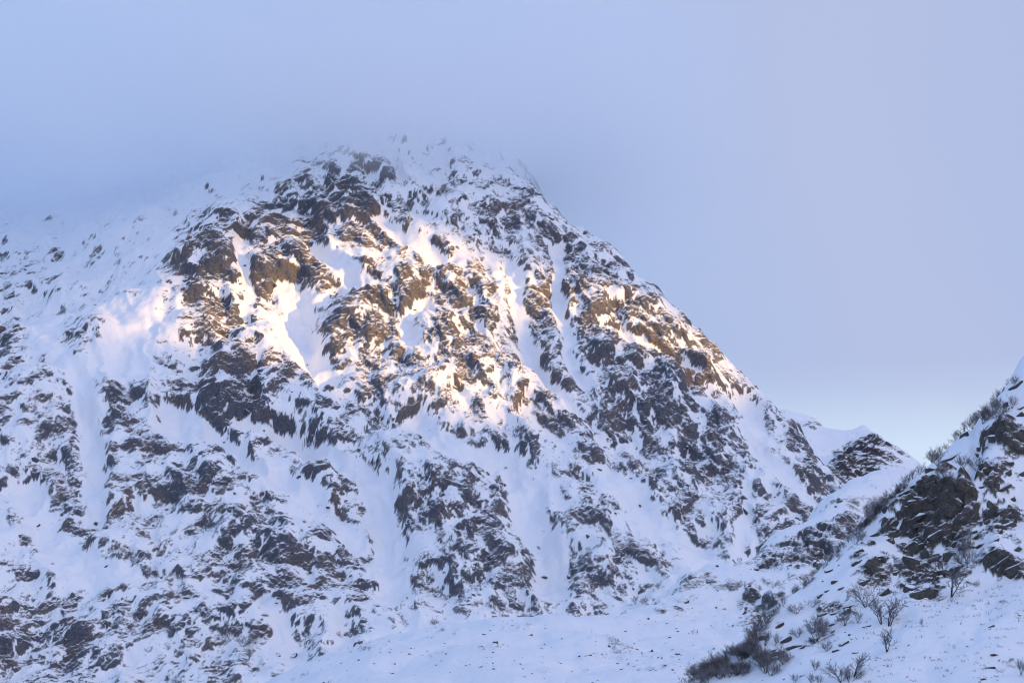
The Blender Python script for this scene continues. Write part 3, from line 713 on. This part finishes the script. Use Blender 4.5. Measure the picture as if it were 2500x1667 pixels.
# ------------------------------------------------------------------ bare shrubs and small birches
def bark(name, c1, c2):
    m = bpy.data.materials.new(name); m.use_nodes = True
    N, L = m.node_tree.nodes, m.node_tree.links
    b = N['Principled BSDF']; b.inputs['Roughness'].default_value = 0.9
    g = N.new('ShaderNodeNewGeometry'); n = N.new('ShaderNodeTexNoise'); n.inputs['Scale'].default_value = 1.7; n.inputs['Detail'].default_value = 4
    L.new(g.outputs['Position'], n.inputs['Vector'])
    r = N.new('ShaderNodeValToRGB'); L.new(n.outputs['Fac'], r.inputs['Fac'])
    r.color_ramp.elements[0].position = 0.35; r.color_ramp.elements[0].color = c1 + (1,)
    r.color_ramp.elements[1].position = 0.7; r.color_ramp.elements[1].color = c2 + (1,)
    L.new(r.outputs[0], b.inputs['Base Color'])
    return m
M_stem = bark('birch_bark', (0.035, 0.03, 0.03), (0.08, 0.07, 0.065))
M_twig = bark('frosted_twigs', (0.08, 0.075, 0.08), (0.30, 0.29, 0.31))
def sticks(name, segs, mat):
    V, F = [], []
    for a, b, r0, r1 in segs:
        d = (b - a)
        if d.length < 1e-5: continue
        d.normalize()
        s = d.orthogonal().normalized(); t = d.cross(s)
        i = len(V)
        for c, r in ((a, r0), (b, r1)):
            for k in range(3):
                an = k * 2.0944
                V.append(c + (s * math.cos(an) + t * math.sin(an)) * r)
        F += [(i, i + 1, i + 4, i + 3), (i + 1, i + 2, i + 5, i + 4), (i + 2, i, i + 3, i + 5)]
    me = bpy.data.meshes.new(name); me.from_pydata([tuple(v) for v in V], [], F); me.materials.append(mat)
    return me
def grow(seed, stems, spread, upright, rs):
    """a bare shrub one metre high: trunk segments and twig segments"""
    r = random.Random(seed); big, small = [], []
    def branch(p, d, L, rad, lev):
        n = 4 if lev == 0 else 3
        for i in range(n):
            d = (d + Vector((r.uniform(-.22, .22), r.uniform(-.22, .22), r.uniform(-.05, .20)))).normalized()
            q = p + d * (L / n)
            (big if lev == 0 else small).append((p.copy(), q.copy(), rad * (1 - i / n * 0.6), rad * (1 - (i + 1) / n * 0.6)))
            p = q
            if lev < 3 and (lev > 0 or i >= 1):
                for _ in range(2 if lev < 2 else 1):
                    side = Vector((r.gauss(0, 1), r.gauss(0, 1), r.gauss(0, 0.5))).normalized()
                    branch(p.copy(), (d * 0.9 + side * 0.85).normalized(), L * r.uniform(0.34, 0.55), max(rad * 0.62, 0.0038 * rs), lev + 1)
    for _ in range(stems):
        an = r.uniform(0, 6.283); sp_ = r.uniform(0.15, 1) * spread
        branch(Vector((math.cos(an) * 0.008, math.sin(an) * 0.008, -0.06)), Vector((math.cos(an) * sp_, math.sin(an) * sp_, upright)).normalized(), r.uniform(0.55, 0.8), 0.015 * rs, 0)
    return big, small
SHRUBS = []
for sd, st, spd, up, rs in ((1, 6, 0.9, 0.9, 1.0), (2, 8, 1.1, 0.8, 1.0), (3, 5, 0.6, 1.0, 1.0), (4, 7, 0.8, 1.0, 1.0), (5, 9, 1.2, 0.7, 1.0), (6, 3, 0.4, 1.2, 1.3)):
    b_, s_ = grow(sd, st, spd, up, rs)
    SHRUBS.append((sticks('trunk', b_, M_stem), sticks('crown', s_, M_twig)))
def shrub(surf, u, v, hpx, label, group=None, kind=None, tree=False, wide=1.0):
    p = surf(u, v)
    if p is None: return
    h = hpx * p.y / FPX * 1.25
    k = 5 if tree else rnd.randrange(5) if kind is None else kind
    e = bpy.data.objects.new('birch_tree' if tree else 'bare_shrub', None); C.objects.link(e)
    e.empty_display_size = 0.3
    e.location = p; e.rotation_euler = (rnd.uniform(-.1, .1), rnd.uniform(-.1, .1), rnd.uniform(0, 6.28)); e.scale = (h * wide, h * wide, h)
    tag(e, label, 'tree' if tree else 'shrub', group)
    for nm, me in zip(('trunk', 'crown'), SHRUBS[k]):
        o = bpy.data.objects.new(nm, me); C.objects.link(o); o.parent = e
    return e
def many(txt): return [tuple(float(x) for x in t.split()) for t in txt.replace('\n', ';').split(';')]
for u, v, h in many("""2481 937 20;2470 949 22;2456 960 15;2440 981 25;2430 993 28;2425 1008 28;2415 1017 28;2405 1026 30;2395 1035 28;2385 1040 28;2375 1046 25;2365 1051 22;2355 1054 12;2345 1066 18;2335 1076 18;2325 1086 16;2312 1098 14;2296 1112 20;2285 1121 24;2275 1128 26
2390 1040 24;2400 1034 26;2410 1024 26;2420 1016 24;2433 1000 22"""):
    shrub(on_hill, u, v, h, 'bare shrub in the row fringing the upper skyline of the near hillside', 'shrubs along the upper skyline of the near hillside')
for u, v, h in many("""2250 1142 20;2240 1153 25;2228 1170 22;2216 1188 26;2205 1198 22;2195 1204 22;2183 1213 20;2170 1222 22;2160 1236 26;2150 1246 30;2142 1256 34;2134 1264 34;2125 1275 30;2112 1286 22;2100 1297 22;2090 1305 26;2146 1252 26;2155 1241 24;2120 1282 24
2060 1337 16;2050 1346 16;2040 1355 16;2030 1364 16;2018 1375 17;2008 1388 17;1998 1400 18;1988 1412 18;1975 1424 18;1962 1436 18;1950 1447 18;1938 1457 18;1925 1468 18;1912 1480 18;1900 1492 18;2070 1325 16;2080 1313 18;2045 1351 15;2024 1370 15;1993 1406 16;1968 1431 17;1944 1452 17;1919 1474 17
1885 1503 22;1878 1512 22;1870 1520 26;1862 1530 28;1855 1540 30;1848 1548 30;1842 1552 26"""):
    shrub(on_hill, u, v, h, 'bare shrub in the dark fringe running down the left edge of the near hillside', 'shrubs down the left edge of the near hillside')
for k in range(70):
    t = rnd.random(); q = rnd.random()
    u = 1662 + t * 190 + q * 60 * (0.5 + t * 0.4); v = 1672 - t * 118 + q * (14 + 52 * t)
    shrub(on_hill, u, v, rnd.uniform(18, 31), 'bare shrub in the dense dark thicket at the bottom of the near hillside', 'shrubs of the thicket at the bottom edge', wide=1.15)
slope = 'bare shrub on the near hillside '
for u, v, h, w, lab in ((2436, 1000, 25, 1, 'between snowy ledges just below the upper skyline'), (2449, 1018, 30, 1, 'under the dark notch near the top right'), (2440, 1041, 28, 1, 'at the head of the snow chute'), (2472, 996, 26, 1, 'beside the topmost rock slab'),
    (2292, 1138, 35, 1, 'left of the big snow capped block on the skyline'), (2302, 1152, 25, 1, 'below the big snow capped block'), (2312, 1179, 35, 1, 'left of the steep dark rib'), (2340, 1204, 35, 1, 'at the foot of the steep dark rib'), (2350, 1142, 30, 1, 'on the left bank of the snow chute'), (2384, 1147, 32, 1, 'on the right bank of the snow chute'),
    (2399, 1068, 20, 1, 'at the top of the snow chute on its right'), (2089, 1328, 28, 1, 'inside the left edge, left of big slabs'), (2103, 1319, 26, 1, 'inside the left edge, nearest big slabs'), (2049, 1364, 14, 1, 'small, on open snow by the left edge'), (2083, 1360, 12, 1, 'tiny, on open snow below the big slabs'),
    (1946, 1498, 24, 1.1, 'frosted, on smooth snow near the left edge'), (1985, 1482, 20, 1.2, 'low and wide, on smooth snow'), (2062, 1526, 34, 1.1, 'below a dark lens shaped slab'), (2094, 1520, 28, 0.7, 'slender, beside a rounded snowy boulder'), (1993, 1562, 48, 1.0, 'large and dense, left of the rounded boulders'), (1985, 1546, 40, 1.0, 'dense, behind the largest shrub'), (2010, 1554, 36, 1.0, 'dense, above the rounded boulders'),
    (2019, 1589, 24, 0.8, 'leaning on the left of the rounded boulder'), (1990, 1635, 24, 0.7, 'thin, on open snow near the bottom'), (1939, 1669, 20, 1.2, 'cut by the bottom edge, leftmost of three'), (1978, 1671, 22, 1.2, 'cut by the bottom edge, middle of three'), (2000, 1671, 20, 1.2, 'cut by the bottom edge, right of three'), (2054, 1666, 44, 1.1, 'large, on the bottom edge'), (2073, 1664, 36, 1.0, 'on the bottom edge under the tall birch'),
    (1869, 1642, 46, 1.1, 'round and dark, right of the thicket'), (1860, 1626, 40, 1.1, 'dark, touching the thicket'), (1882, 1650, 34, 1.1, 'low, at the right end of the thicket'), (1891, 1578, 26, 0.9, 'above the long ledges'), (1911, 1621, 26, 1.1, 'under the left end of the long ledge'), (1923, 1615, 24, 1.1, 'under the middle of the long ledge'), (1949, 1554, 22, 1, 'on the long upper ledge'), (2492, 1644, 30, 0.9, 'at the right edge of the lower slope'), (2251, 1530, 18, 0.6, 'small and upright in the middle of the lower slope'), (2382, 1432, 14, 0.9, 'small, at the top of the lower slope'), (2353, 1360, 40, 1, 'in the cleft right of the big slabs'), (2361, 1384, 50, 1, 'in the mouth of the cleft above the lower slope'), (2369, 1330, 38, 0.9, 'high in the dark cleft'), (2115, 1483, 52, 0.9, 'tall, left of the brown wedge of rock')):
    shrub(on_hill, u, v, h, slope + lab, wide=w)
for u, v, h, lab in ((2323, 1456, 62, 'tall bare birch at the foot of the dark overhang on the near hillside'), (2308, 1408, 50, 'bare birch in front of the dark rock face above the overhang'), (2169, 1531, 60, 'tall bare birch left of the lower snow slope, by dark rocks'), (2153, 1523, 50, 'bare birch leaning left, beside the tall birch on the lower slope'), (2166, 1590, 46, 'bare birch with upswept branches on the open lower slope'), (2084, 1650, 48, 'bare birch rising from the shrubs on the bottom edge')):
    shrub(on_hill, u, v, h, lab, tree=True, kind=5, wide=1.2)
for u, v, h, lab in ((560, 1556, 24, 'uppermost bare bush of the cluster low on the left of the mountain'), (592, 1578, 27, 'middle bare bush of the cluster low on the left of the mountain'), (622, 1572, 26, 'rightmost bare bush of the cluster low on the left of the mountain'), (606, 1610, 24, 'lowest bare bush of the cluster low on the left of the mountain'),
    (1064, 1524, 14, 'lone bare bush at the mountain foot left of the knoll crest'), (1225, 1520, 13, 'lone bare bush at the mountain foot right behind the knoll crest'), (1551, 1474, 17, 'darkest bare bush at the mountain foot beside the spur'), (1570, 1474, 15, 'bare bush right of the darkest one at the mountain foot'), (1566, 1492, 10, 'small bare bush nearest the end of the spur'), (1608, 1436, 12, 'bare bush highest above the end of the spur'), (1283, 1512, 14, 'bare bush at the mountain foot under the reddish crag'), (1221, 1485, 10, 'small bare bush on the snow apron above the knoll')):
    shrub(on_mtn, u, v, h, lab, wide=1.1)

# heather and stalks that stand out of the thin snow on the lower slope
segs = []
for _ in range(300):
    u = rnd.uniform(2080, 2500); v = rnd.uniform(1430, 1665)
    if rnd.random() > 0.35 + 0.65 * math.exp(-((v - 1470) / 45.0) ** 2): continue
    p = on_hill(u, v)
    if p is None: continue
    for _ in range(rnd.randrange(3, 9)):
        b = p + Vector((rnd.gauss(0, 0.16), rnd.gauss(0, 0.16), -0.03))
        segs.append((b, b + Vector((rnd.gauss(0, 0.08), rnd.gauss(0, 0.08), rnd.uniform(0.06, 0.17))), 0.016, 0.006))
heather = bpy.data.objects.new('heather', sticks('heather', segs, M_stem)); C.objects.link(heather)
tag(heather, 'dark heather tips poking through thin snow on the lower slope', 'heather', kind='stuff')

# two leaning posts with a rail on the knoll
p = on_knoll(1697, 1546)
if p is not None:
    gate = bpy.data.objects.new('gate', None); C.objects.link(gate); gate.location = p
    tag(gate, 'small weathered gate of two leaning posts on the bench beside the knoll', 'gate')
    for sx, ln_ in ((-0.42, 0.12), (0.42, -0.03)):
        o = bpy.data.objects.new('post', sticks('post', [(Vector((sx, 0, -0.15)), Vector((sx + ln_, 0, 0.72)), 0.055, 0.05)], M_stem)); C.objects.link(o); o.parent = gate
    for z in (0.3, 0.58):
        o = bpy.data.objects.new('rail', sticks('rail', [(Vector((-0.38, 0.05, z)), Vector((0.42, 0.05, z - 0.06)), 0.02, 0.02)], M_twig)); C.objects.link(o); o.parent = gate
